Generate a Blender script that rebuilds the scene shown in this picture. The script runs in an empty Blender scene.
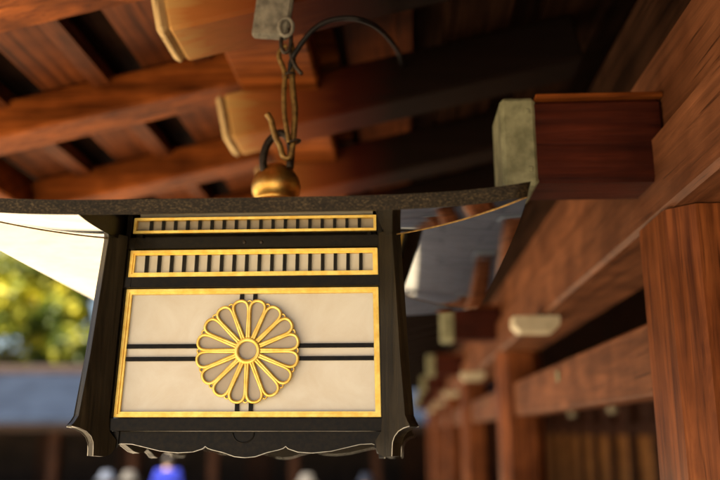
import bpy, bmesh, math, random
from mathutils import Vector, Matrix
random.seed(7)
PI = math.pi
S = bpy.context.scene
COL = S.collection

# ------------------------------------------------------------------ camera, sky, sun, exposure
# camera at the origin, eye level z = 0; platform at z = -1.6, courtyard at z = -2.0; the gallery runs along +Y
cd = bpy.data.cameras.new('camera'); cam = bpy.data.objects.new('camera', cd); COL.objects.link(cam)
S.camera = cam
cd.sensor_width = 36.0; cd.lens = 40.0; cd.clip_start = 0.02; cd.clip_end = 800
PITCH, YAW = 0.23554, 0.05464
cam.matrix_world = Matrix.Rotation(YAW, 4, 'Z') @ Matrix.Rotation(PITCH, 4, 'X') @ Matrix.Rotation(PI/2, 4, 'X')
cd.dof.use_dof = True; cd.dof.focus_distance = 1.42; cd.dof.aperture_fstop = 1.6; cd.dof.aperture_blades = 0

SUN_EL, SUN_AZ = math.radians(53.5), math.radians(222)     # azimuth clockwise from +Y: behind the camera, to the left
W_ = bpy.data.worlds.new('World'); S.world = W_; W_.use_nodes = True
wn = W_.node_tree.nodes; wl = W_.node_tree.links
sky = wn.new('ShaderNodeTexSky'); sky.sky_type = 'NISHITA'; sky.sun_disc = False
sky.sun_elevation = SUN_EL; sky.sun_rotation = SUN_AZ; sky.dust_density = 3.0; sky.ozone_density = 0.7
wl.new(sky.outputs[0], wn['Background'].inputs[0]); wn['Background'].inputs[1].default_value = 0.055
sd = bpy.data.lights.new('sun', 'SUN'); sd.energy = 5.0; sd.angle = math.radians(0.53); sd.color = (1.0, 0.85, 0.64)
sun = bpy.data.objects.new('sun', sd); COL.objects.link(sun); sun.location = (-6, -6, 10)
tosun = Vector((math.sin(SUN_AZ)*math.cos(SUN_EL), math.cos(SUN_AZ)*math.cos(SUN_EL), math.sin(SUN_EL)))
sun.rotation_euler = tosun.to_track_quat('Z', 'Y').to_euler()
S.view_settings.view_transform = 'Standard'; S.view_settings.look = 'None'
S.view_settings.gamma = 1.0; S.view_settings.exposure = 2.05
S.render.engine = 'CYCLES'
S.cycles.max_bounces = 10; S.cycles.diffuse_bounces = 6; S.cycles.glossy_bounces = 5
S.cycles.caustics_reflective = False; S.cycles.caustics_refractive = False
S.cycles.use_denoising = True

# ------------------------------------------------------------------ helpers
class MB:
    """collects shapes; build() links them as one mesh object"""
    def __init__(s): s.bm = bmesh.new()
    def box(s, lo, hi, bevel=0.0, rot=None, seg=1):
        c = [(a+b)/2 for a, b in zip(lo, hi)]; d = [b-a for a, b in zip(lo, hi)]
        r = bmesh.ops.create_cube(s.bm, size=1.0)['verts']
        bmesh.ops.scale(s.bm, vec=d, verts=r)
        if bevel:
            es = list({e for v in r for e in v.link_edges})
            bb = bmesh.ops.bevel(s.bm, geom=es, offset=bevel, segments=seg, affect='EDGES', profile=0.5)
            r = list({v for f in bb['faces'] for v in f.verts} | {v for v in r if v.is_valid})
        if rot is not None: bmesh.ops.rotate(s.bm, verts=r, cent=(0, 0, 0), matrix=rot)
        bmesh.ops.translate(s.bm, vec=c, verts=r)
        return s
    def hexa(s, p):      # 8 points: bottom ring 0-3, top ring 4-7
        v = [s.bm.verts.new(q) for q in p]
        for f in ((3,2,1,0), (4,5,6,7), (0,1,5,4), (1,2,6,5), (2,3,7,6), (3,0,4,7)):
            s.bm.faces.new([v[i] for i in f])
        return s
    def prism(s, poly, to3, d0, d1):   # poly of 2-D points, to3(a, b, depth)
        A = [s.bm.verts.new(to3(a, b, d0)) for a, b in poly]; B = [s.bm.verts.new(to3(a, b, d1)) for a, b in poly]
        n = len(poly)
        s.bm.faces.new(A); s.bm.faces.new(B[::-1])
        for i in range(n): s.bm.faces.new([A[i], B[i], B[(i+1) % n], A[(i+1) % n]])
        return s
    def tube(s, pts, r, closed=False, n=8, caps=True):
        pts = [Vector(p) for p in pts]; m = len(pts)
        rr = r if hasattr(r, '__len__') else [r]*m
        rings = []; ref = None
        for i, p in enumerate(pts):
            a = pts[(i-1) % m] if (closed or i) else p; b = pts[(i+1) % m] if (closed or i < m-1) else p
            t = (b-a).normalized()
            if ref is None:
                ref = Vector((0, 1, 0)) if abs(t.y) < .8 else Vector((1, 0, 0))
            u = (ref - t*ref.dot(t)).normalized(); w = t.cross(u); ref = u
            rings.append([s.bm.verts.new(p + (u*math.cos(q) + w*math.sin(q))*rr[i]) for q in (2*PI*k/n for k in range(n))])
        for i in range(m if closed else m-1):
            A, B = rings[i], rings[(i+1) % m]
            for k in range(n):
                f = s.bm.faces.new([A[k], A[(k+1) % n], B[(k+1) % n], B[k]]); f.smooth = True
        if caps and not closed:
            s.bm.faces.new(rings[0][::-1]); s.bm.faces.new(rings[-1])
        return s
    def lathe(s, prof, c=(0, 0, 0), n=32):
        rings = []
        for r, z in prof:
            if r < 1e-5: rings.append([s.bm.verts.new((c[0], c[1], c[2]+z))])
            else: rings.append([s.bm.verts.new((c[0]+r*math.cos(2*PI*k/n), c[1]+r*math.sin(2*PI*k/n), c[2]+z)) for k in range(n)])
        for A, B in zip(rings, rings[1:]):
            for k in range(n):
                q = [A[k % len(A)], A[(k+1) % len(A)], B[(k+1) % len(B)], B[k % len(B)]]
                q = [v for i, v in enumerate(q) if v not in q[:i]]
                if len(q) > 2: s.bm.faces.new(q).smooth = True
        return s
    def build(s, name, mat, parent=None, mw=None):
        bmesh.ops.recalc_face_normals(s.bm, faces=s.bm.faces[:])
        me = bpy.data.meshes.new(name); s.bm.to_mesh(me); s.bm.free()
        me.materials.append(mat)
        o = bpy.data.objects.new(name, me); COL.objects.link(o)
        if parent is not None: o.parent = parent
        return o

def empty(name, loc, label=None, cat=None, group=None, rot=(0, 0, 0)):
    o = bpy.data.objects.new(name, None); COL.objects.link(o); o.location = loc; o.rotation_euler = rot
    o.empty_display_size = .1
    if label: o['label'] = label; o['category'] = cat
    if group: o['group'] = group
    return o
def tag(o, label, cat, group=None):
    o['label'] = label; o['category'] = cat
    if group: o['group'] = group
    return o
def struct(o): o['kind'] = 'structure'; return o
def copy_part(o, parent, loc=None, rotz=None):
    c = o.copy(); COL.objects.link(c); c.parent = parent
    if loc is not None: c.location = loc
    if rotz is not None: c.rotation_euler = (0, 0, rotz)
    return c
def catmull(pts, k=6, closed=False):
    P = [Vector(p) for p in pts]; n = len(P); out = []
    for i in range(n if closed else n-1):
        a, b, c, d = (P[(i-1) % n], P[i], P[(i+1) % n], P[(i+2) % n]) if closed else (P[max(i-1, 0)], P[i], P[i+1], P[min(i+2, n-1)])
        for j in range(k):
            t = j/k
            out.append(.5*((2*b) + (c-a)*t + (2*a-5*b+4*c-d)*t*t + (3*b-a-3*c+d)*t**3))
    if not closed: out.append(P[-1])
    return out

# ------------------------------------------------------------------ materials
def new_mat(name):
    m = bpy.data.materials.new(name); m.use_nodes = True
    nt = m.node_tree; return m, nt.nodes, nt.links, nt.nodes['Principled BSDF']
def ramp(nodes, stops):
    r = nodes.new('ShaderNodeValToRGB'); e = r.color_ramp.elements
    e[0].position, e[0].color = stops[0][0], (*stops[0][1], 1); e[1].position, e[1].color = stops[-1][0], (*stops[-1][1], 1)
    for p, c in stops[1:-1]:
        x = e.new(p); x.color = (*c, 1)
    return r
def coords(nodes, links, scale, rand=True):
    tc = nodes.new('ShaderNodeTexCoord'); mp = nodes.new('ShaderNodeMapping'); mp.inputs['Scale'].default_value = scale
    src = tc.outputs['Object']
    if rand:
        oi = nodes.new('ShaderNodeObjectInfo'); add = nodes.new('ShaderNodeVectorMath'); add.operation = 'MULTIPLY_ADD'
        add.inputs[1].default_value = (17, 31, 23); links.new(oi.outputs['Random'], add.inputs[0]); links.new(src, add.inputs[2]); src = add.outputs[0]
    links.new(src, mp.inputs['Vector']); return mp.outputs[0]
def noise(nodes, links, vec, scale, detail=4, rough=.55, dist=0):
    n = nodes.new('ShaderNodeTexNoise'); n.inputs['Scale'].default_value = scale; n.inputs['Detail'].default_value = detail
    n.inputs['Roughness'].default_value = rough; n.inputs['Distortion'].default_value = dist
    links.new(vec, n.inputs['Vector']); return n.outputs['Fac']
def bump(nodes, links, h, bsdf, strength, dist):
    b = nodes.new('ShaderNodeBump'); b.inputs['Strength'].default_value = strength; b.inputs['Distance'].default_value = dist
    links.new(h, b.inputs['Height']); links.new(b.outputs[0], bsdf.inputs['Normal'])
def mixc(nodes, links, a, b, fac, mode='MULTIPLY'):
    m = nodes.new('ShaderNodeMix'); m.data_type = 'RGBA'; m.blend_type = mode
    if isinstance(fac, float): m.inputs[0].default_value = fac
    else: links.new(fac, m.inputs[0])
    links.new(a, m.inputs[6]); links.new(b, m.inputs[7]); return m.outputs[2]

def wood(name, dark, light, axis, rough=.5, grain=60, amount=.5, spec=.12):
    """timber with the grain along one axis"""
    m, N, L, B = new_mat(name)
    sc = [1, 1, 1]; sc['xyz'.index(axis)] = .06
    v = coords(N, L, sc)
    g = noise(N, L, v, grain, 6, .65, .8)
    r = ramp(N, [(.28, dark), (.5, [(a+b)/2 for a, b in zip(dark, light)]), (.72, light)]); L.new(g, r.inputs[0])
    w = N.new('ShaderNodeTexWave'); w.bands_direction = 'X' if axis != 'x' else 'Z'; w.inputs['Scale'].default_value = 4.5; w.inputs['Distortion'].default_value = 16
    w.inputs['Detail'].default_value = 3; w.inputs['Detail Scale'].default_value = 1.2; L.new(v, w.inputs['Vector'])
    r2 = ramp(N, [(.0, (1-amount*.7,)*3), (.7, (1, 1, 1))]); L.new(w.outputs['Fac'], r2.inputs[0])
    c = mixc(N, L, r.outputs[0], r2.outputs[0], 1.0)
    v2 = coords(N, L, (1, 1, 1)); big = noise(N, L, v2, 5, 3)
    r3 = ramp(N, [(.3, (.50, .45, .42)), (.7, (1.15, 1.14, 1.12))]); L.new(big, r3.inputs[0])
    c = mixc(N, L, c, r3.outputs[0], 1.0)
    sc2 = [1, 1, 1]; sc2['xyz'.index(axis)] = .025
    cr_ = noise(N, L, coords(N, L, sc2), grain*2.6, 3, .5, .3); r4 = ramp(N, [(.30, (.22, .20, .18)), (.37, (1, 1, 1))]); L.new(cr_, r4.inputs[0])
    c = mixc(N, L, c, r4.outputs[0], .8)
    L.new(c, B.inputs['Base Color']); B.inputs['Roughness'].default_value = rough
    B.inputs['Specular IOR Level'].default_value = spec
    bump(N, L, g, B, .35, .004)
    return m
def plain(name, c1, c2, scale, rough=.6, metal=0.0, bmp=.15, detail=5, lo=.35, hi=.65, coat=0.0, dist=.003):
    m, N, L, B = new_mat(name); v = coords(N, L, (1, 1, 1), False)
    f = noise(N, L, v, scale, detail, .6); r = ramp(N, [(lo, c1), (hi, c2)]); L.new(f, r.inputs[0])
    L.new(r.outputs[0], B.inputs['Base Color']); B.inputs['Roughness'].default_value = rough; B.inputs['Metallic'].default_value = metal
    B.inputs['Coat Weight'].default_value = coat
    if bmp: bump(N, L, f, B, bmp, dist)
    return m

M = {}
M['rafter'] = wood('rafter_timber', (.085, .019, .004), (.40, .112, .022), 'x', .5, 40, .5, .05)
M['rafter_end'] = wood('weathered_rafter_end', (.50, .34, .15), (.80, .60, .32), 'z', .7, 40, .3)
M['beam_y'] = wood('beam_timber', (.125, .047, .021), (.285, .108, .048), 'y', .5, 50, .35)
M['post'] = wood('post_timber', (.075, .020, .007), (.36, .112, .033), 'z', .40, 45, .3)
M['stub'] = wood('dark_red_timber', (.035, .007, .004), (.10, .020, .009), 'x', .4, 50, .4)
M['board'] = wood('ceiling_board', (.06, .016, .005), (.21, .058, .015), 'y', .55, 40)
M['inner_shade'] = wood('shade_black_timber', (.006, .0032, .002), (.022, .011, .006), 'x', .6, 40)  # near-black colour carries the shade of the inner roof
M['inner_shade_y'] = wood('shade_black_board', (.010, .005, .003), (.045, .020, .011), 'y', .6, 40)  # same shade put into the colour of inner boards and roof
M['panel'] = wood('wall_panel_timber', (.32, .12, .03), (.62, .28, .08), 'z', .5, 30, .5)
M['panel_dark'] = wood('dark_lintel_timber', (.05, .018, .012), (.11, .04, .022), 'y', .55, 30)
M['cap'] = plain('verdigris_cap', (.15, .15, .08), (.34, .335, .20), 22, .7)
M['cream'] = plain('cream_paint', (.48, .41, .27), (.64, .56, .40), 16, .55)
M['gold'] = plain('gold_leaf_metal', (.86, .54, .11), (1.0, .74, .21), 60, .45, 1.0, .08, dist=.0006)
M['gold_ball'] = plain('old_gilt', (.70, .38, .08), (1.0, .62, .17), 40, .40, 1.0, .15, dist=.001)
M['iron'] = plain('old_iron', (.02, .016, .012), (.07, .05, .035), 90, .5, .6, .3, dist=.001)
M['bronze'] = plain('rusty_bronze', (.16, .09, .03), (.42, .26, .08), 70, .42, .7, .2, dist=.001)
M['plate'] = plain('grey_strap', (.12, .11, .09), (.27, .25, .20), 45, .75, .2, .4)
M['silver'] = plain('worn_edge', (.45, .42, .36), (.8, .77, .7), 80, .35, .8, .0)
M['black'] = plain('black_lacquer', (.006, .005, .004), (.018, .015, .010), 30, .35, 0, .05, dist=.001); M['black'].node_tree.nodes['Principled BSDF'].inputs['Specular IOR Level'].default_value = .12
M['bar'] = plain('worn_lacquer', (.003, .002, .001), (.013, .0085, .003), 120, .33, 0, .15, detail=8, dist=.0006)
M['fin'] = wood('worn_fin_lacquer', (.006, .0042, .002), (.05, .037, .019), 'z', .42, 70, .5, .2)
M['cord'] = plain('black_cord', (.006, .005, .005), (.014, .011, .011), 30, .5)
def fascia_mat():
    m, N, L, B = new_mat('patinated_copper'); v = coords(N, L, (1, 1, 2.2), False)
    f = noise(N, L, v, 210, 8, .75); r = ramp(N, [(.34, (.005, .004, .0025)), (.52, (.022, .015, .008)), (.72, (.19, .14, .075))]); L.new(f, r.inputs[0])
    f2 = noise(N, L, v, 9, 4); r2 = ramp(N, [(.3, (.45, .42, .4)), (.7, (1.15, 1.1, 1.0))]); L.new(f2, r2.inputs[0])
    L.new(mixc(N, L, r.outputs[0], r2.outputs[0], 1.0), B.inputs['Base Color']); B.inputs['Roughness'].default_value = .5; B.inputs['Specular IOR Level'].default_value = .15
    bump(N, L, f, B, .3, .001); return m
M['fascia'] = fascia_mat()
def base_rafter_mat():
    # weathered golden near the exposed end, red-brown, then inner-roof shade painted in as near-black
    m, N, L, B = new_mat('weathered_shaded_rafter'); v = coords(N, L, (.06, 1, 1))
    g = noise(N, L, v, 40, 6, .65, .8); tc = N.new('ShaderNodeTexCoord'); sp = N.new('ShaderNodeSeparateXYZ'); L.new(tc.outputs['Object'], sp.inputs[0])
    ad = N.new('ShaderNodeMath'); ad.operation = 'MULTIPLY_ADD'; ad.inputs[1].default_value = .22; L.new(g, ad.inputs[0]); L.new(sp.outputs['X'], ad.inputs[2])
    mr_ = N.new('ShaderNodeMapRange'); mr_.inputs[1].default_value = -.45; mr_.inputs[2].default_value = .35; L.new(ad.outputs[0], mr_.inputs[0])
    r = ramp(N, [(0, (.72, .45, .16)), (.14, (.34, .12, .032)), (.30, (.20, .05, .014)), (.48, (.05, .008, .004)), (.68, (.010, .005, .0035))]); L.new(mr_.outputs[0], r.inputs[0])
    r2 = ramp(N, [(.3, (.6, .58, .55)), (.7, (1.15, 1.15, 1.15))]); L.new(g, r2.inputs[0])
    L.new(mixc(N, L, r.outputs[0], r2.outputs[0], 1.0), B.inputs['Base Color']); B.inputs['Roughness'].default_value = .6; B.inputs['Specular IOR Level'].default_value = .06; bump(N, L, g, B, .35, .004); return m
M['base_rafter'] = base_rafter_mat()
def soffit_mat():
    m, N, L, B = new_mat('polished_soffit'); v = coords(N, L, (1, 1, 1), False)
    B.inputs['Metallic'].default_value = 1.0
    f = noise(N, L, v, 25, 4); r = ramp(N, [(.35, (.56, .555, .53)), (.65, (.66, .655, .64))]); L.new(f, r.inputs[0]); L.new(r.outputs[0], B.inputs['Base Color'])
    r2 = ramp(N, [(.3, (.03,)*3), (.75, (.08,)*3)]); L.new(f, r2.inputs[0]); L.new(r2.outputs[0], B.inputs['Roughness']); bump(N, L, noise(N, L, v, 6, 1), B, .08, .003); return m
M['soffit'] = soffit_mat()
def pane_mat(name, c1, c2):
    m, N, L, B = new_mat(name); v = coords(N, L, (1, 1, 1), False)
    f = noise(N, L, v, 13, 6, .65, .6); r = ramp(N, [(.32, c1), (.62, c2)]); L.new(f, r.inputs[0])
    L.new(r.outputs[0], B.inputs['Base Color']); B.inputs['Roughness'].default_value = .22
    f2 = noise(N, L, v, 160, 4); bump(N, L, f2, B, .04, .0005)
    tr = N.new('ShaderNodeBsdfTranslucent'); L.new(r.outputs[0], tr.inputs[0]); mx = N.new('ShaderNodeMixShader'); mx.inputs[0].default_value = .10
    L.new(B.outputs[0], mx.inputs[1]); L.new(tr.outputs[0], mx.inputs[2]); L.new(mx.outputs[0], N['Material Output'].inputs[0]); return m
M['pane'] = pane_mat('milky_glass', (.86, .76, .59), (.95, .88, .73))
M['back'] = pane_mat('taupe_shaded_glass', (.52, .42, .28), (.62, .51, .36))  # taupe of the crest backing; on the upper pane it imitates eave shade
def leaf_mat(name, stops):
    m, N, L, B = new_mat(name); v = coords(N, L, (1, 1, 1))
    f = noise(N, L, v, .9, 3, .6); r = ramp(N, stops); L.new(f, r.inputs[0])
    L.new(r.outputs[0], B.inputs['Base Color']); B.inputs['Roughness'].default_value = .5
    tr = N.new('ShaderNodeBsdfTranslucent'); L.new(r.outputs[0], tr.inputs[0]); mx = N.new('ShaderNodeMixShader'); mx.inputs[0].default_value = .35
    L.new(B.outputs[0], mx.inputs[1]); L.new(tr.outputs[0], mx.inputs[2]); L.new(mx.outputs[0], N['Material Output'].inputs[0]); return m
M['leaf'] = leaf_mat('yellow_green_leaves', [(.30, (.02, .05, .006)), (.46, (.10, .15, .012)), (.54, (.34, .35, .02)), (.64, (.68, .60, .03))])
M['leaf2'] = leaf_mat('green_leaves', [(.30, (.02, .045, .008)), (.46, (.09, .13, .012)), (.62, (.40, .38, .02))])
M['bark'] = plain('bark', (.05, .035, .022), (.14, .10, .07), 12, .9, 0, .6, dist=.02)
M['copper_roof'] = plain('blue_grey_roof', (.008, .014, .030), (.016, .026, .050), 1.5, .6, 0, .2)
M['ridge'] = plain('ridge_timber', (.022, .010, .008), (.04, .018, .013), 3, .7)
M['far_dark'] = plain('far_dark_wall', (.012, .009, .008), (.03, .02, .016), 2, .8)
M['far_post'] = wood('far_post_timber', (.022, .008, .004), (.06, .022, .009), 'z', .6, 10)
M['skin'] = plain('skin', (.50, .31, .22), (.58, .38, .28), 20, .5, 0, 0)
M['hair'] = plain('black_hair', (.01, .008, .007), (.03, .022, .018), 60, .5)
def ground_mat(name, c1, c2, sc, bmp=.4):
    m, N, L, B = new_mat(name); v = coords(N, L, (1, 1, 1), False)
    f = noise(N, L, v, sc, 8, .7); r = ramp(N, [(.3, c1), (.7, c2)]); L.new(f, r.inputs[0])
    f2 = noise(N, L, v, .25, 4); r2 = ramp(N, [(.3, (.85,)*3), (.7, (1.08,)*3)]); L.new(f2, r2.inputs[0])
    L.new(mixc(N, L, r.outputs[0], r2.outputs[0], 1.0), B.inputs['Base Color']); B.inputs['Roughness'].default_value = .85
    bump(N, L, f, B, bmp, .01); return m
M['gravel'] = ground_mat('pale_gravel', (.42, .355, .255), (.60, .52, .385), 40)
def paving_mat():
    m, N, L, B = new_mat('granite_paving'); v = coords(N, L, (1, 1, 1), False)
    b = N.new('ShaderNodeTexBrick'); b.inputs['Scale'].default_value = 1.0; b.inputs['Brick Width'].default_value = .9; b.inputs['Row Height'].default_value = .6
    b.inputs['Mortar Size'].default_value = .008; b.inputs['Color1'].default_value = (.38, .36, .31, 1); b.inputs['Color2'].default_value = (.32, .305, .265, 1); b.inputs['Mortar'].default_value = (.09, .09, .085, 1)
    L.new(v, b.inputs['Vector']); f = noise(N, L, v, 90, 6, .7); r = ramp(N, [(.3, (.8,)*3), (.7, (1.1,)*3)]); L.new(f, r.inputs[0])
    L.new(mixc(N, L, b.outputs[0], r.outputs[0], 1.0), B.inputs['Base Color']); B.inputs['Roughness'].default_value = .6; bump(N, L, b.outputs['Fac'], B, -.3, .01); return m
M['paving'] = paving_mat()

# ------------------------------------------------------------------ ground
G, PZ = -2.0, -1.6
b = MB(); b.box((-300, -300, G-.5), (300, 500, G)); g = b.build('courtyard_ground', M['gravel']); struct(g)
b = MB(); b.box((-.95, -2.2, G-.2), (6.0, 21.5, PZ), .015); g = b.build('stone_platform', M['paving']); struct(g)
b = MB(); b.box((-1.5, -2.2, G-.2), (-.953, 21.5, G+.2), .015); g = b.build('stone_step', M['paving']); struct(g)

# ------------------------------------------------------------------ the gallery (one building, many parts)
Y0, Y1 = -1.3, 20.6
gal = empty('timber_gallery', (2.0, 9.5, PZ), 'long red-brown timber gallery with chamfered posts, beams and exposed eave rafters', 'building')
def gpart(mb, name, mat, label=None):
    o = mb.build(name, mat); o.parent = gal; o.matrix_parent_inverse = Matrix.Translation(-Vector(gal.location))
    if label: o['label'] = label
    return o
def gcopy(o, dy):
    c = o.copy(); COL.objects.link(c); c.parent = gal; c.matrix_parent_inverse = o.matrix_parent_inverse.copy(); c.location = Vector(o.location) + Vector((0, dy, 0)); return c
SL = .224
def zb(x): return .853 + SL*(x+.545)          # underside of the base rafters
def zf(x): return 1.044 + SL*(x+.55)          # underside of the flying rafters
BAY = 2.9
# posts
PX0, PX1, PW = .515, .745, .23
def front_post_poly(): return [(.560, 1.505), (.700, 1.505), (.745, 1.550), (.745, 1.720), (.730, 1.735), (.530, 1.735), (.515, 1.720), (.515, 1.550)]
def chamfer_poly(x0, x1, y0, y1, c): return [(x0+c, y0), (x1-c, y0), (x1, y0+c), (x1, y1-c), (x1-c, y1), (x0+c, y1), (x0, y1-c), (x0, y0+c)]
def post_mb(x0, x1, y0, y1, z0, z1, c=.034):
    b = MB(); b.prism(chamfer_poly(x0, x1, y0, y1, c), lambda a, q, d: (a, q, d), z0, z1); return b
posts = []
p0 = gpart(MB().prism(front_post_poly(), lambda a, q, d: (a, q, d), PZ+.12, .4255), 'post', M['post'])
f0 = gpart(MB().box((PX0-.05, 1.455, PZ), (PX1+.05, 1.785, PZ+.118), .02), 'post_base', M['paving'])
for k in range(0, 7):
    if k: gcopy(p0, BAY*k); gcopy(f0, BAY*k)
# nuki rail along the row, one piece between each pair of posts
gpart(MB().box((.585, Y0+.05, .083), (.70, 1.503, .258), .008), 'tie_rail', M['beam_y'])
n0 = gpart(MB().box((.585, 1.737, .083), (.70, 1.503+BAY, .258), .008), 'tie_rail', M['beam_y'])
for k in range(0, 6):
    if k: gcopy(n0, BAY*k)
nc = gpart(MB().box((.578, 3.09, .186), (.586, 3.13, .226), .004), 'nail_cover', M['cap'])
for k in range(1, 6): gcopy(nc, BAY*k)
gpart(MB().box((.520, Y0, .428), (.74, Y1, .600), .010), 'wall_plate', M['beam_y'])
gpart(MB().box((.550, Y0, .602), (.76, Y1, .805), .012), 'eave_beam', M['beam_y'])
gpart(MB().box((.60, Y0, .807), (.70, Y1, 1.06)), 'infill_board', M['inner_shade_y'])
# bracket arms with verdigris end caps, one per post
s0 = gpart(MB().box((.235, 1.60, .502), (.549, 1.74, .684), .008), 'bracket_arm', M['stub'])
cpm = MB().box((.210, 1.594, .496), (.284, 1.746, .690), .008)
for zz in (.53, .657): cpm.box((.262, 1.5905, zz-.006), (.272, 1.596, zz+.006), .002)
c0 = gpart(cpm, 'end_cap', M['cap'])
b0 = gpart(MB().box((.2845, 1.590, .6845), (.549, 1.75, .6955), .002), 'arm_batten', M['rafter']); b0.parent = s0; b0.matrix_parent_inverse = Matrix.Identity(4)
c0.parent = s0; c0.matrix_parent_inverse = Matrix.Identity(4)
for k in range(0, 7):
    if k:
        a = gcopy(s0, BAY*k); c = c0.copy(); COL.objects.link(c); c.parent = a; c = b0.copy(); COL.objects.link(c); c.parent = a
# pale boat-shaped blocks under the wall plate, halfway between the posts
def boat():
    b = MB(); b.prism([(.415, .425), (.585, .425), (.585, .392), (.560, .366), (.440, .366), (.415, .392)], lambda a, z, d: (a, d, z), 3.02, 3.14); return b
k0 = gpart(boat(), 'pale_block', M['cream'], 'pale cream block under the wall plate')
for k in range(0, 6):
    if k: gcopy(k0, BAY*k)
# rafters
RX = Matrix.Rotation(-math.atan(SL), 3, 'Y')
def sloped(mb, x0, x1, y0, y1, zfun, h, bev=.008):
    L_ = (x1-x0)/math.cos(math.atan(SL)); xm = (x0+x1)/2
    zc = zfun(xm) + h/2/math.cos(math.atan(SL))
    mb.box((xm-L_/2, y0, zc-h/2), (xm+L_/2, y1, zc+h/2), bev, RX); return mb
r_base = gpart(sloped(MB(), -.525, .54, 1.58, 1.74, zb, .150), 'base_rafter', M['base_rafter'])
e_base = gpart(sloped(MB(), -.553, -.5255, 1.578, 1.742, zb, .152, .012), 'rafter_end', M['rafter_end'])
e_base.parent = r_base; e_base.matrix_parent_inverse = Matrix.Identity(4)
r_fly = gpart(sloped(MB(), -1.45, -.20, 1.60, 1.74, zf, .120), 'flying_rafter', M['rafter'])
DY = .67
ks = [k for k in range(-4, 29)]
for k in ks:
    if k:
        a = gcopy(r_base, DY*k); c = e_base.copy(); COL.objects.link(c); c.parent = a
        gcopy(r_fly, DY*k)
gpart(MB().box((-.485, Y0, 1.012), (-.245, Y1, 1.10), .008), 'rafter_purlin', M['rafter'])
gpart(sloped(MB(), -1.53, -1.453, Y0, Y1, lambda x: zf(x)-.01, .16), 'eave_board', M['rafter'])
# ceiling boards over the rafters, running with the gallery
bb = MB(); bs = MB(); x = -1.44
while x < -.15:
    sloped(bb, x, x+.215, Y0, Y1, lambda q: zf(q)+.126, .022, 0)
    sloped(bb, x+.165, x+.217, Y0, Y1, lambda q: zf(q)+.094, .030, 0)
    x += .315
gpart(bb, 'ceiling_boards', M['board'])
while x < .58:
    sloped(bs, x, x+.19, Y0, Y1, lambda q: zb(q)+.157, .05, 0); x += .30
gpart(bs, 'inner_ceiling_boards', M['inner_shade_y'])
for k_ in ('inner_shade', 'inner_shade_y', 'far_dark', 'copper_roof', 'bar', 'cord'): M[k_].node_tree.nodes['Principled BSDF'].inputs['Specular IOR Level'].default_value = .15
for k_ in ('inner_shade', 'inner_shade_y'): M[k_].node_tree.nodes['Principled BSDF'].inputs['Specular IOR Level'].default_value = .02
# roof body
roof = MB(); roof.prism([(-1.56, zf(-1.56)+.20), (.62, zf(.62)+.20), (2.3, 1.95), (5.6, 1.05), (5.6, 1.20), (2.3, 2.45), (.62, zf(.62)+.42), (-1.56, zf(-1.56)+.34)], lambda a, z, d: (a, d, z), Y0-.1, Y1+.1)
gpart(roof, 'roof', M['inner_shade_y'])
gpart(MB().box((.70, Y0, 1.08), (4.4, Y1, 1.12)), 'inner_ceiling', M['inner_shade_y'])
# inner wall
gpart(MB().box((3.45, Y0, PZ), (3.55, Y1, 1.078)), 'inner_wall', M['panel_dark'])
pn = gpart(MB().box((3.40, -.7, PZ+.25), (3.445, .25, -.05), .006), 'wall_panel', M['panel'])
pd = gpart(post_mb(3.33, 3.448, .40, .56, PZ, 1.07, .015), 'wall_post', M['panel_dark'])
gpart(MB().box((3.36, Y0, -.03), (3.447, Y1, .12), .006), 'wall_rail', M['panel_dark'])
for k in range(0, 18):
  if k:
    gcopy(pn, 1.2*k); gcopy(pd, 1.2*k)
gpart(MB().box((.75, Y0, PZ), (3.44, Y0+.1, 1.07)), 'end_wall', M['panel_dark'])
gpart(MB().box((.75, Y1-.1, PZ), (3.44, Y1, 1.07)), 'end_wall', M['panel_dark'])
# hanger plate on the face of the first rafter
hp = MB(); hp.box((-.045, -.011, -.13), (.035, .011, .13), .006, Matrix.Rotation(.10, 3, 'Y'))
o = hp.build('hanger_plate', M['plate']); o.parent = gal; o.matrix_parent_inverse = Matrix.Translation(-Vector(gal.location)); o.location = (-.262, 1.563, .955)
o['label'] = 'grey hanger plate nailed to the rafter'

# ------------------------------------------------------------------ the lantern
LX, LY, LZ, TILT = -.2774, 1.66, .017, -.0341
lan = empty('hanging_lantern', (LX, LY, LZ), 'black square hanging lantern with milky panes, gold frames and a gold flower crest', 'lantern', rot=(TILT, 0, 0))
A0, KK = .2379, .0169
def FP(x, z, off=0.0): return (x, -(A0-KK*z)-off, z)
def slab(mb, x0, x1, z0, z1, o0, o1):
    mb.hexa([FP(x0, z0, o0), FP(x1, z0, o0), FP(x1, z0, o1), FP(x0, z0, o1), FP(x0, z1, o0), FP(x1, z1, o0), FP(x1, z1, o1), FP(x0, z1, o1)]); return mb
def trap(mb, xb, xt, z0, z1, o0, o1):
    mb.hexa([FP(-xb, z0, o0), FP(xb, z0, o0), FP(xb, z0, o1), FP(-xb, z0, o1), FP(-xt, z1, o0), FP(xt, z1, o0), FP(xt, z1, o1), FP(-xt, z1, o1)]); return mb
def frame(mb, xb, xt, z0, z1, w, o0, o1):
    # four mitred members
    def q(pa, pb, pc, pd):
        mb.hexa([FP(*pa, o0), FP(*pb, o0), FP(*pc, o0), FP(*pd, o0), FP(*pa, o1), FP(*pb, o1), FP(*pc, o1), FP(*pd, o1)])
    O = [(-xb, z0), (xb, z0), (xt, z1), (-xt, z1)]; I = [(-xb+w, z0+w), (xb-w, z0+w), (xt-w, z1-w), (-xt+w, z1-w)]
    for i in range(4): j = (i+1) % 4; q(O[i], O[j], I[j], I[i])
    return mb
def four(o):     # the same part on the other three sides
    for k in (1, 2, 3): copy_part(o, lan, rotz=k*PI/2)
def hw(z): return A0 - KK*z
ZM, ZG0, ZG1, ZT = .2310, .2541, .3051, .327
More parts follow.
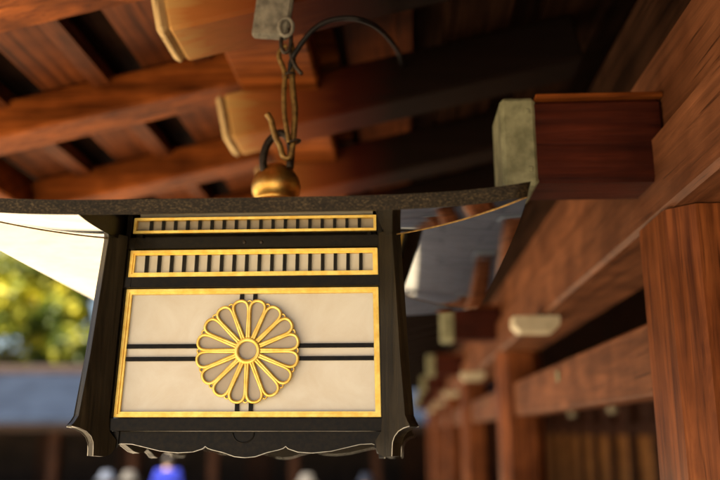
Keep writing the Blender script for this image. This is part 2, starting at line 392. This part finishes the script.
# floor and ceiling plates of the hollow body
MB().box((-.226, -.226, -.022), (.226, .226, -.006)).build('body_floor', M['pane'], lan)
MB().box((-.222, -.222, .372), (.222, .222, .380)).build('body_ceiling', M['pane'], lan)
for z0, z1 in ((ZM, ZG0), (ZG1, .3385)):
    four(trap(MB(), hw(z0)-.004, hw(z1)-.004, z0-.004, z1+.004, -.020, -.0135).build('body_band', M['black'], lan))
cp = MB()
for z0, z1 in ((-.03, .372),):
    q = lambda z: [(hw(z)-.001, -hw(z)-.008, z), (hw(z)+.008, -hw(z)-.008, z), (hw(z)+.008, -hw(z)+.001, z), (hw(z)-.001, -hw(z)+.001, z)]
    cp.hexa(q(z0) + q(z1))
cpo = cp.build('corner_post', M['bar'], lan); four(cpo)
pane = trap(MB(), hw(0)-.006, hw(ZM)-.006, .003, ZM-.003, -.014, -.006).build('pane', M['pane'], lan); four(pane)
fr = MB(); frame(fr, A0-.002, hw(ZM)-.002, 0, ZM, .0056, -.005, .003); frame(fr, A0-.0076, hw(ZM)-.0076, .0056, ZM-.0056, .0040, -.005, .0005)
gf = fr.build('pane_frame', M['gold'], lan); four(gf)
# glazing bars: two pairs crossing behind the crest
gb = MB()
for z0, z1 in ((.1219, .1295), (.0990, .1066)): slab(gb, -.2235, .2235, z0, z1, -.0058, -.0012)
for x0, x1 in ((-.0215, -.0140), (.0030, .0105)): slab(gb, x0, x1, .0105, ZM-.0105, -.0057, -.0018)
gbo = gb.build('glazing_bars', M['bar'], lan); four(gbo)
# grille band
gp = trap(MB(), hw(ZG0)-.006, hw(ZG1)-.006, ZG0+.003, ZG1-.003, -.014, -.006).build('grille_pane', M['pane'], lan); four(gp)
fr = MB(); frame(fr, hw(ZG0)-.002, hw(ZG1)-.002, ZG0, ZG1, .0058, -.005, .003); frame(fr, hw(ZG0)-.0078, hw(ZG1)-.0078, ZG0+.0058, ZG1-.0058, .003, -.005, .0005)
gg = fr.build('grille_frame', M['gold'], lan); four(gg)
gs = MB()
for k in range(18):
    x = (k-8.5)*.02355; slab(gs, x-.0031, x+.0031, ZG0+.0088, ZG1-.0088, -.0058, -.0008)
gso = gs.build('grille_slats', M['black'], lan); four(gso)
UG0, UG1 = .3385, .3690  # added second grille stands in for the main grille's reflection in the soffit
up = MB(); trap(up, hw(UG0)-.006, hw(UG1)-.006, UG0+.002, UG1-.002, -.014, -.006); upo = up.build('reflected_grille_pane', M['back'], lan); copy_part(upo, lan, rotz=PI)
fr = MB(); frame(fr, hw(UG0)-.003, hw(UG1)-.003, UG0, UG1, .0052, -.005, .003); ugo = fr.build('reflected_grille_frame', M['gold'], lan); copy_part(ugo, lan, rotz=PI)
us = MB()
for k in range(18):
    x = (k-8.5)*.0232; slab(us, x-.0028, x+.0028, UG0+.0055, UG1-.0055, -.0058, -.0008)
uso = us.build('reflected_grille_slats', M['black'], lan); copy_part(uso, lan, rotz=PI)
# black rails
def rail(z0, z1, x, o1, name, mat):
    b = MB(); b.hexa([FP(-x, z0, -.012), FP(x, z0, -.012), FP(x, z0, o1), FP(-x, z0, o1), FP(-x, z1, -.012), FP(x, z1, -.012), FP(x, z1, o1), FP(-x, z1, o1)])
    bmesh.ops.bevel(b.bm, geom=b.bm.edges[:], offset=.0012, segments=2, affect='EDGES')
    o = b.build(name, mat, lan); four(o); return o
tr = rail(.3072, .3285, .2425, .009, 'top_rail', M['bar'])
mr = rail(.2325, .2522, .2450, .010, 'middle_rail', M['bar'])
br = rail(-.0235, -.0022, .2480, .012, 'bottom_rail', M['bar'])
for x in (-.0155, .0165):
    st = MB(); y = FP(x, .317, .008)[1]; st.lathe([(.0, -.004), (.003, -.003), (.0042, 0), (.003, .003), (0, .004)], (x, y, .317), 12); four(st.build('rail_stud', M['iron'], lan))
# skirt with a scalloped lower edge
half = [(0, -.0685), (.018, -.0668), (.038, -.0600), (.058, -.0555), (.066, -.0530), (.0705, -.0495), (.075, -.0535), (.092, -.0590), (.118, -.0605), (.150, -.0575), (.178, -.0510), (.200, -.0460), (.220, -.0450), (.2395, -.0520)]
low = [(-x, z) for x, z in half[::-1]] + half[1:]
poly = low + [(.2395, -.0240), (-.2395, -.0240)]
sk = MB().prism(poly, lambda x, z, d: FP(x, z, d), -.014, -.003).build('skirt', M['bar'], lan); four(sk)
ed = MB().tube([FP(x, z, -.0025) for x, z in low], .0006, n=6)
eo = ed.build('skirt_edging', M['silver'], lan); four(eo)
om = MB().tube([FP(-.004+.0185*math.cos(t), -.0270+.0165*math.sin(t), -.0025) for t in [PI+PI*i/16 for i in range(17)]], .0014, n=6).build('skirt_carving', M['bar'], lan); four(om)
# corner fins with scrolled feet, set on the diagonals
def fin_profile():
    outer = [(.2665, .330), (.2717, .226), (.2775, .110), (.2845, .0), (.2885, -.010), (.2935, -.0165), (.2925, -.0185)]
    foot = [(.2830, -.0205), (.2740, -.0255), (.2675, -.0335), (.2640, -.0430), (.2632, -.0540), (.2628, -.0660)]
    inner = [(.2480, -.0672), (.2400, -.0630), (.2350, -.0540), (.2330, -.0400), (.2450, -.0250), (.2462, 0), (.2405, .330)]
    return outer + foot + inner, outer, foot
prof, outer, foot = fin_profile()
R2 = math.sqrt(.5)
def fin3(s, z, d): return (s + d*R2, -s + d*R2, z)      # front right corner: the diagonal (1,-1), thickness along (1,1)
fb = MB(); fb.prism(prof, fin3, -.0108, .0108)
bmesh.ops.bevel(fb.bm, geom=[e for e in fb.bm.edges if e.calc_length() > .004], offset=.0011, segments=2, affect='EDGES')
fin = fb.build('corner_fin', M['fin'], lan); four(fin)
fe = MB()
for d in (-.0108, .0108): fe.tube([fin3(s, z, d) for s, z in [(.2925, -.0180)] + foot], .0006, n=6)
feo = fe.build('foot_edging', M['silver'], lan); four(feo)
# crest of sixteen open petals
def ring_pts(r, n=48): return [(r*math.cos(2*PI*i/n), r*math.sin(2*PI*i/n)) for i in range(n)]
CX, CZ = -.0015, .1160
def CP(x, z, off): return FP(CX+x, CZ+z, off)
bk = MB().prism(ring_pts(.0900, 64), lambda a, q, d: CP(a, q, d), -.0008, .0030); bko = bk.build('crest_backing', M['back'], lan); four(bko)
cr = MB()
cr.tube([CP(x, z, .0072) for x, z in ring_pts(.0200, 40)], .0042, closed=True, n=10)
for k in range(16):
    th = PI/2 + 2*PI*(k+.5)/16; ct, sn = math.cos(th), math.sin(th)
    # a petal outline: narrow at the hub, a round head at the rim
    shape = [(.0225, .0022), (.036, .0053), (.052, .0088), (.066, .0118), (.075, .0133), (.082, .0131), (.0876, .0106), (.0910, .0058), (.0920, 0)]
    loop = shape + [(u, -v) for u, v in shape[::-1][1:]]
    pts = catmull([(u, v, 0) for u, v in loop], 3, True)
    cr.tube([CP(p.x*ct - p.y*sn, p.x*sn + p.y*ct, .0066) for p in pts], .0029, closed=True, n=8)
for k in range(16):
    th = PI/2 + 2*PI*k/16
    cr.tube([CP((.0872+.0040*math.cos(t))*math.cos(th) - .0042*math.sin(t)*math.sin(th), (.0872+.0040*math.cos(t))*math.sin(th) + .0042*math.sin(t)*math.cos(th), .0045) for t in [2*PI*i/14 for i in range(14)]], .0016, closed=True, n=6)
for v_ in cr.bm.verts:
    pl = -(A0-KK*v_.co.z)-.0068; v_.co.y = pl+(v_.co.y-pl)*.6
cro = cr.build('flower_crest', M['gold'], lan); four(cro)

# lantern roof: concave pyramid with lifted corners, patinated edge and a polished underside
RW = .4709
def lift(t): return .0192*abs(t)**4.5
def side(mb, fn, nr=8, nt=40, r0=0.0, r1=1.0):
    # one face of the roof for the front side; fn(r, t) -> (x, y, z)
    V = [[mb.bm.verts.new(fn(r0+(r1-r0)*i/nr, -1+2*j/nt)) for j in range(nt+1)] for i in range(nr+1)]
    for i in range(nr):
        for j in range(nt):
            q = [V[i][j], V[i][j+1], V[i+1][j+1], V[i+1][j]]
            mb.bm.faces.new(q).smooth = True
EB, ET = .3016, .3250
def top_fn(r, t):
    s = (RW+.006)*(1-r) + .05*r
    return (s*t, -s, ET + lift(t)*(1-r)**1.5 + .128*r**1.35)
def sof_fn(r, t):
    s = RW*(1-r) + .2330*r
    return (s*t, -s, EB + lift(t)*(1-r)**2 + (ZT-EB)*r**1.7)
def rot4(mb_fn, fn, fn2=None, **kw):
    mb = MB()
    for k in range(4):
        m = Matrix.Rotation(k*PI/2, 3, 'Z'); f_ = fn2 if (fn2 and k % 2 == 0) else fn; side(mb, lambda r, t, m=m, f_=f_: m @ Vector(f_(r, t)), **kw)
    bmesh.ops.remove_doubles(mb.bm, verts=mb.bm.verts[:], dist=1e-5); return mb
tb = rot4(None, top_fn, nr=12); tb.build('lantern_roof', M['fascia'], lan)
sb = MB(); BW, RI = .2480, .2330
def zs_(sv, x): r = (RW-sv)/(RW-RI); return EB + lift(x/max(sv, 1e-6))*(1-r)**2 + (ZT-EB)*max(0, r)**1.7     # low soffit at distance sv from the centre line
def grid(mb, fn, nu, nv):
    V = [[mb.bm.verts.new(fn(i/nu, j/nv)) for j in range(nv+1)] for i in range(nu+1)]
    for i in range(nu):
        for j in range(nv): mb.bm.faces.new([V[i][j], V[i][j+1], V[i+1][j+1], V[i+1][j]]).smooth = True
for k in (1, 3):         # left and right faces
    m = Matrix.Rotation(k*PI/2, 3, 'Z'); side(sb, lambda r, t, m=m: m @ Vector(sof_fn(r, t)), nr=8, nt=40)
for k in (0, 2):         # front and back faces, raised over the added reflection grille
    m = Matrix.Rotation(k*PI/2, 3, 'Z')
    BF = .236            # the bay is a little narrower at the eave
    for sg in (-1, 1):
        def bx(sv): return BF + (BW-BF)*(RW-sv)/(RW-RI)
        def wing(u, v, sg=sg):
            sv = RW + (BW+.001-RW)*u; x = bx(sv) + (sv-bx(sv))*v; return m @ Vector((sg*x, -sv, zs_(sv, x)))
        grid(sb, wing, 12, 12)
        def step(u, v, sg=sg): sv = RW + (RI-RW)*u; x = bx(sv); a, c = zs_(sv, x), EB + lift(x/RW)*(1-u) + (.3750-EB)*u; return m @ Vector((sg*x, -sv, a+(c-a)*v))
        stp = MB(); grid(stp, step, 8, 1); stp.build('bay_cheek', M['bar'], lan)
    def bay(u, v): sv = RW + (RI-RW)*u; x = bx(sv)*(2*v-1); return m @ Vector((x, -sv, EB + lift(x/RW)*(1-u) + (.3750-EB)*u))
    grid(sb, bay, 8, 16)
sb.build('roof_underside', M['soffit'], lan)
hipe = MB().tube([(s*1, -s*1, z-.0006) for s, z in [((RW*(1-r)+.2330*r), EB+lift(1)*(1-r)**2+(ZT-EB)*r**1.7) for r in [i/10 for i in range(11)]]], .0009, n=6).build('hip_edging', M['bronze'], lan); four(hipe)
def edge_fn(r, t):
    s = RW + .006*r; return (s*t, -s, EB + (ET-EB)*r + lift(t))
eb = rot4(None, edge_fn, nr=2); eb.build('roof_edge', M['fascia'], lan)
# gilt finial and its shackle
fi = MB().lathe([(0, .562), (.018, .560), (.036, .549), (.049, .530), (.0545, .510), (.053, .494), (.045, .480), (.040, .476), (.046, .472), (.053, .468), (.055, .460), (.053, .450), (.060, .446), (.064, .436), (.064, .42)])
fi.build('finial', M['gold_ball'], lan)

# ------------------------------------------------------------------ chain, hooks, cord (seen from the camera: pixel of the photo and a distance)
RCAM = (Matrix.Rotation(YAW, 3, 'Z') @ Matrix.Rotation(PITCH, 3, 'X'))
def at(u, v, y):
    d = RCAM @ Vector(((u-360)/800, 1, (240-v)/800)); return d*(y/d.y)
def px(pts, y): return catmull([at(u, v, y) for u, v in pts], 6)
sh = MB().tube(px([(266, 179), (263, 162), (266, 147), (273, 137), (281, 133), (288, 138), (291, 150), (290, 168)], 1.645), .0085, n=10)
o = sh.build('finial_shackle', M['iron'], lan); o.matrix_parent_inverse = (Matrix.Translation((LX, LY, LZ)) @ Matrix.Rotation(TILT, 4, 'X')).inverted()
hk = empty('hanging_chain', at(287, 20, 1.56), 'rusty iron hook and twin rods linking the lantern to the rafter plate', 'chain')
def hpart(mb, name, mat):
    o = mb.build(name, mat, hk); o.matrix_parent_inverse = Matrix.Translation(-Vector(hk.location)); return o
ev = [(286+7*math.cos(t), 27+9*math.sin(t)) for t in [2*PI*i/14 for i in range(14)]]
hpart(MB().tube([at(u, v, 1.545) for u, v in ev], .0042, closed=True, n=8), 'eye_bolt', M['plate'])
hpart(MB().tube(catmull([at(u, v, 1.56) for u, v in [(287, 28), (291, 38), (289, 50), (284, 52), (281, 44), (283, 32)]], 5, True), .0046, closed=True, n=8), 'link', M['iron'])
hpart(MB().tube(px([(287, 46), (281, 49), (279, 57), (283, 67), (285, 76), (284, 90), (284, 104), (285, 118), (287, 131), (289, 143)], 1.60), .0056, n=8), 'rod', M['bronze'])
hpart(MB().tube(px([(291, 44), (293, 58), (292, 72), (293, 90), (295, 110), (294, 130), (292, 150), (289, 158), (283, 156), (280, 146), (276, 138), (273, 128), (271, 120), (267, 114)], 1.61), .0068, n=8), 'long_hook', M['bronze'])
hpart(MB().tube(px([(289, 48), (292, 58), (296, 67), (302, 74)], 1.59), .0046, n=8), 'hook_tail', M['iron'])
for u, v in ((286, 75), (291, 142)):
    wr = MB(); c = at(u+3, v, 1.605); wr.tube([c + Vector((.013*math.cos(t), .010*math.sin(t), .003*math.cos(t))) for t in [2*PI*i/14 for i in range(14)]], .0028, closed=True, n=6); hpart(wr, 'wire_wrap', M['iron'])
cordo = MB().tube(catmull([at(u, v, y) for u, v, y in [(290, 72, 1.61), (291, 62, 1.60), (296, 52, 1.58), (304, 40, 1.565), (314, 29, 1.555), (328, 21, 1.55), (345, 18, 1.55), (362, 20, 1.555), (378, 28, 1.62), (391, 41, 1.80), (399, 54, 2.04), (402, 66, 2.27)]], 5), .0058, n=8).build('black_cord', M['cord'])
tag(cordo, 'black cord arching from the lantern hook into the dark rafters', 'cord')

# ------------------------------------------------------------------ globe lamps inside the gallery
def globe(y, label):
    t = empty('globe_lamp', (2.0, y, .22), label, 'lamp', 'white globe lamps inside the gallery')
    MB().lathe([(0, -.05), (.025, -.043), (.043, -.025), (.05, 0), (.043, .025), (.025, .043), (.012, .048)], n=20).build('globe', M['cream'], t)
    MB().lathe([(.012, .046), (.012, .06), (.006, .065), (.006, .859)], n=10).build('stem', M['iron'], t)
globe(8.0, 'round pale globe lamp under the rail, nearer the big front post')
globe(9.9, 'round pale globe lamp under the rail, farther and nearer the second post')

# ------------------------------------------------------------------ across the courtyard: a second gallery
FY = 22.0
far = empty('far_gallery', (-8.0, FY+2, G), 'low dark hall with a blue-grey roof across the courtyard', 'building')
def fpart(mb, name, mat):
    o = mb.build(name, mat, far); o.matrix_parent_inverse = Matrix.Translation(-Vector(far.location)); return o
X0, X1 = -34.0, 9.0
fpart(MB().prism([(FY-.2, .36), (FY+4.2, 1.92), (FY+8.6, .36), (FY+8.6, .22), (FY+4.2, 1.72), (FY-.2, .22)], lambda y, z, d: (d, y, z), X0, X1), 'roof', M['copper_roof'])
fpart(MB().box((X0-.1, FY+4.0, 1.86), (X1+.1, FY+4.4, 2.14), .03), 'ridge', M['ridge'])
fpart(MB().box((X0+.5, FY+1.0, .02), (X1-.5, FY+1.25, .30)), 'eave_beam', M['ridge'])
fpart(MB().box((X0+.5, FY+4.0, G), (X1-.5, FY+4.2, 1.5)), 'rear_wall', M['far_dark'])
fpart(MB().box((X0, FY+.6, G-.1), (X1, FY+8, G+.35), .02), 'floor', M['paving'])
xs = [X0+1 + 2.3*i for i in range(19)]
fp0 = None
for x in xs:
    if fp0 is None:
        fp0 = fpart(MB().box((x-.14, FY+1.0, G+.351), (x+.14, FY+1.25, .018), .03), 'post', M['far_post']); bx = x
    else:
        c = fp0.copy(); COL.objects.link(c); c.parent = far; c.matrix_parent_inverse = fp0.matrix_parent_inverse.copy(); c.location.x = x-bx
pan = None
for x in [xs[5]+.75, xs[7]+1.2, xs[9]+.9, xs[10]+1.3, xs[12]+.8, xs[14]+1.1, xs[3]+1.1, xs[2]+.8]:
    if pan is None: pan = fpart(MB().box((x-.4, FY+3.9, G+.36), (x+.4, FY+3.995, -.1), .01), 'door_panel', M['far_post']); bx = x
    else:
        c = pan.copy(); COL.objects.link(c); c.parent = far; c.matrix_parent_inverse = pan.matrix_parent_inverse.copy(); c.location.x = x-bx

# ------------------------------------------------------------------ trees behind it
def tree(x, y, h, rad, seed, mat, label, nleaf=24000):
    rnd = random.Random(seed)
    t = empty('broadleaf_tree', (x, y, G), label, 'tree', 'trees behind the far hall')
    tk = MB(); tk.tube(catmull([(0, 0, -.2), (.1, .05, h*.2), (-.05, .1, h*.42), (.1, 0, h*.68)], 5), [.34-.28*i/15 for i in range(16)], n=10)
    cl = []
    for i in range(34):
        a = rnd.uniform(0, 2*PI); zz = rnd.uniform(.18, .98); rr = rad*math.sqrt(max(.05, 1-((zz-.55)/.5)**2))*rnd.uniform(.35, 1.0)
        c = Vector((rr*math.cos(a), rr*math.sin(a), zz*h)); cl.append((c, rnd.uniform(.7, 1.5)))
        if i % 2 == 0:
            z0 = h*rnd.uniform(.22, .6); tk.tube(catmull([(0, 0, z0), c*.5 + Vector((0, 0, z0*.5+.1)), c], 4), [.11-.09*j/8 for j in range(9)], n=6)
    tk.build('trunk', M['bark'], t)
    cm = MB()
    for i in range(nleaf):
        c, r = rnd.choice(cl)
        d = Vector((rnd.gauss(0, 1), rnd.gauss(0, 1), rnd.gauss(0, .8))); d = d.normalized()*r*rnd.uniform(.35, 1.05)
        p = c+d; s = rnd.uniform(.14, .28)
        n = (d.normalized() + Vector((rnd.uniform(-1, 1), rnd.uniform(-1, 1), rnd.uniform(-.2, 1.2)))).normalized()
        u = n.orthogonal().normalized(); u = (Matrix.Rotation(rnd.uniform(0, 6.3), 3, n) @ u); w = n.cross(u)
        cm.bm.faces.new([cm.bm.verts.new(p+q) for q in (-u*s, w*s*.5+n*s*.12, u*s, -w*s*.5+n*s*.12)])
    me = bpy.data.meshes.new('crown'); cm.bm.to_mesh(me); cm.bm.free(); me.materials.append(mat)
    o = bpy.data.objects.new('crown', me); COL.objects.link(o); o.parent = t
tree(-17.8, 31.5, 11.5, 4.2, 3, M['leaf'], 'yellow-green leafy tree rising behind the blue-grey roof at the left edge')
tree(-12.9, 33.5, 11.0, 4.0, 5, M['leaf2'], 'darker green tree behind the blue-grey roof, half behind the lantern')
tree(-24.5, 34.0, 12.0, 4.6, 8, M['leaf2'], 'dark green tree past the left edge, behind the far hall')
tree(-7.6, 32.5, 11.5, 4.3, 11, M['leaf'], 'yellow-green tree straight behind the hanging lantern')

# ------------------------------------------------------------------ visitors in the courtyard
def person(x, y, h, rz, top, legs, label, cap=None):
    t = empty('person', (x, y, G), label, 'person', 'visitors in the courtyard', (0, 0, rz))
    k = h/1.7
    def skin_obj(name, V, E, R, mat, root=0):
        me = bpy.data.meshes.new(name); me.from_pydata([Vector(v)*k for v in V], E, []); me.materials.append(mat)
        o = bpy.data.objects.new(name, me); COL.objects.link(o); o.parent = t
        sm = o.modifiers.new('skin', 'SKIN'); sm.use_smooth_shade = True
        lay = me.skin_vertices[0].data if me.skin_vertices else None
        if lay is None:
            bm = bmesh.new(); bm.from_mesh(me); bm.verts.layers.skin.verify(); bm.to_mesh(me); bm.free(); lay = me.skin_vertices[0].data
        for i, r in enumerate(R):
            r = r if isinstance(r, tuple) else (r, r); lay[i].radius = (r[0]*k, r[1]*k); lay[i].use_root = (i == root)
        sb_ = o.modifiers.new('sub', 'SUBSURF'); sb_.levels = 1; sb_.render_levels = 2
        return o
    V = [(0, 0, .92), (0, .01, 1.12), (0, .01, 1.34), (0, 0, 1.45), (0, -.01, 1.52), (0, -.02, 1.60), (0, -.015, 1.68)]
    E = [(0, 1), (1, 2), (2, 3), (3, 4), (4, 5), (5, 6)]; R = [(.15, .11), (.13, .10), (.15, .10), .06, .055, (.075, .09), (.06, .075)]
    for s in (-1, 1):
        n = len(V)
        V += [(s*.17, .01, 1.39), (s*.225, .03, 1.12), (s*.235, -.05, .88), (s*.235, -.08, .80), (s*.232, -.11, .73),
              (s*.215, -.10, .80), (s*.205, -.13, .76)]
        E += [(2, n), (n, n+1), (n+1, n+2), (n+2, n+3), (n+3, n+4), (n+3, n+5), (n+5, n+6)]; R += [.062, .045, .034, (.022, .04), (.014, .03), .012, .010]
        n = len(V)
        V += [(s*.095, 0, .84), (s*.11, -.01, .48), (s*.115, .02, .09), (s*.12, -.12, .035)]
        E += [(0, n), (n, n+1), (n+1, n+2), (n+2, n+3)]; R += [.095, .06, .042, (.045, .03)]
    body = skin_obj('body', V, E, R, M['skin'])
    V = [(0, 0, .86), (0, .01, 1.12), (0, .01, 1.34), (0, 0, 1.44)]; E = [(0, 1), (1, 2), (2, 3)]; R = [(.185, .145), (.165, .13), (.185, .13), .075]
    for s in (-1, 1):
        n = len(V); V += [(s*.175, .01, 1.385), (s*.228, .03, 1.12), (s*.237, -.045, .90)]; E += [(2, n), (n, n+1), (n+1, n+2)]; R += [.082, .066, .052]
    skin_obj('jacket', V, E, R, top)
    V = [(0, 0, .94)]; E = []; R = [(.17, .13)]
    for s in (-1, 1):
        n = len(V); V += [(s*.095, 0, .82), (s*.11, -.01, .48), (s*.115, .02, .12)]; E += [(0, n), (n, n+1), (n+1, n+2)]; R += [.115, .085, .07]
    skin_obj('trousers', V, E, R, legs)
    skin_obj('hair', [(0, .045, 1.50), (0, .03, 1.60), (0, -.005, 1.715)], [(0, 1), (1, 2)], [(.078, .06), (.092, .085), (.066, .075)], M['hair'])
    if cap:
        b = MB(); b.lathe([(0, 1.765*k), (.07*k, 1.755*k), (.095*k, 1.72*k), (.103*k, 1.665*k), (.16*k, 1.63*k), (.158*k, 1.622*k), (.10*k, 1.65*k)], (0, -.005, 0), 24); b.build('hat', cap, t)
def cloth(name, c): return plain(name, [q*.85 for q in c], c, 12, .85)
blue, white, grey, pale, dark = cloth('blue_cloth', (.004, .018, .34)), cloth('white_cloth', (.07, .068, .066)), cloth('grey_cloth', (.35, .36, .40)), cloth('pale_blue_cloth', (.07, .09, .14)), cloth('dark_cloth', (.03, .03, .04))
def stand(u, y, h, rz, top, legs, label, cap=None): p = at(u, 470, y); person(p.x, y, h, rz, top, legs, label, cap)
stand(168, 14.0, 1.62, 3.4, blue, dark, 'person in a bright blue jacket standing in the courtyard under the lantern')
stand(107, 10.6, 1.46, 2.9, grey, dark, 'person in a pale blue hat, leftmost in the courtyard below the lantern foot', pale)
stand(130, 10.2, 1.48, -2.6, dark, grey, 'person in a white hat just left of the bright blue jacket', white)
stand(307, 9.6, 1.48, .2, grey, dark, 'person in a white hat below the middle of the lantern skirt', white)
stand(367, 10.4, 1.45, -.4, dark, dark, 'person in a pale blue hat and dark top, nearest the timber gallery', pale)
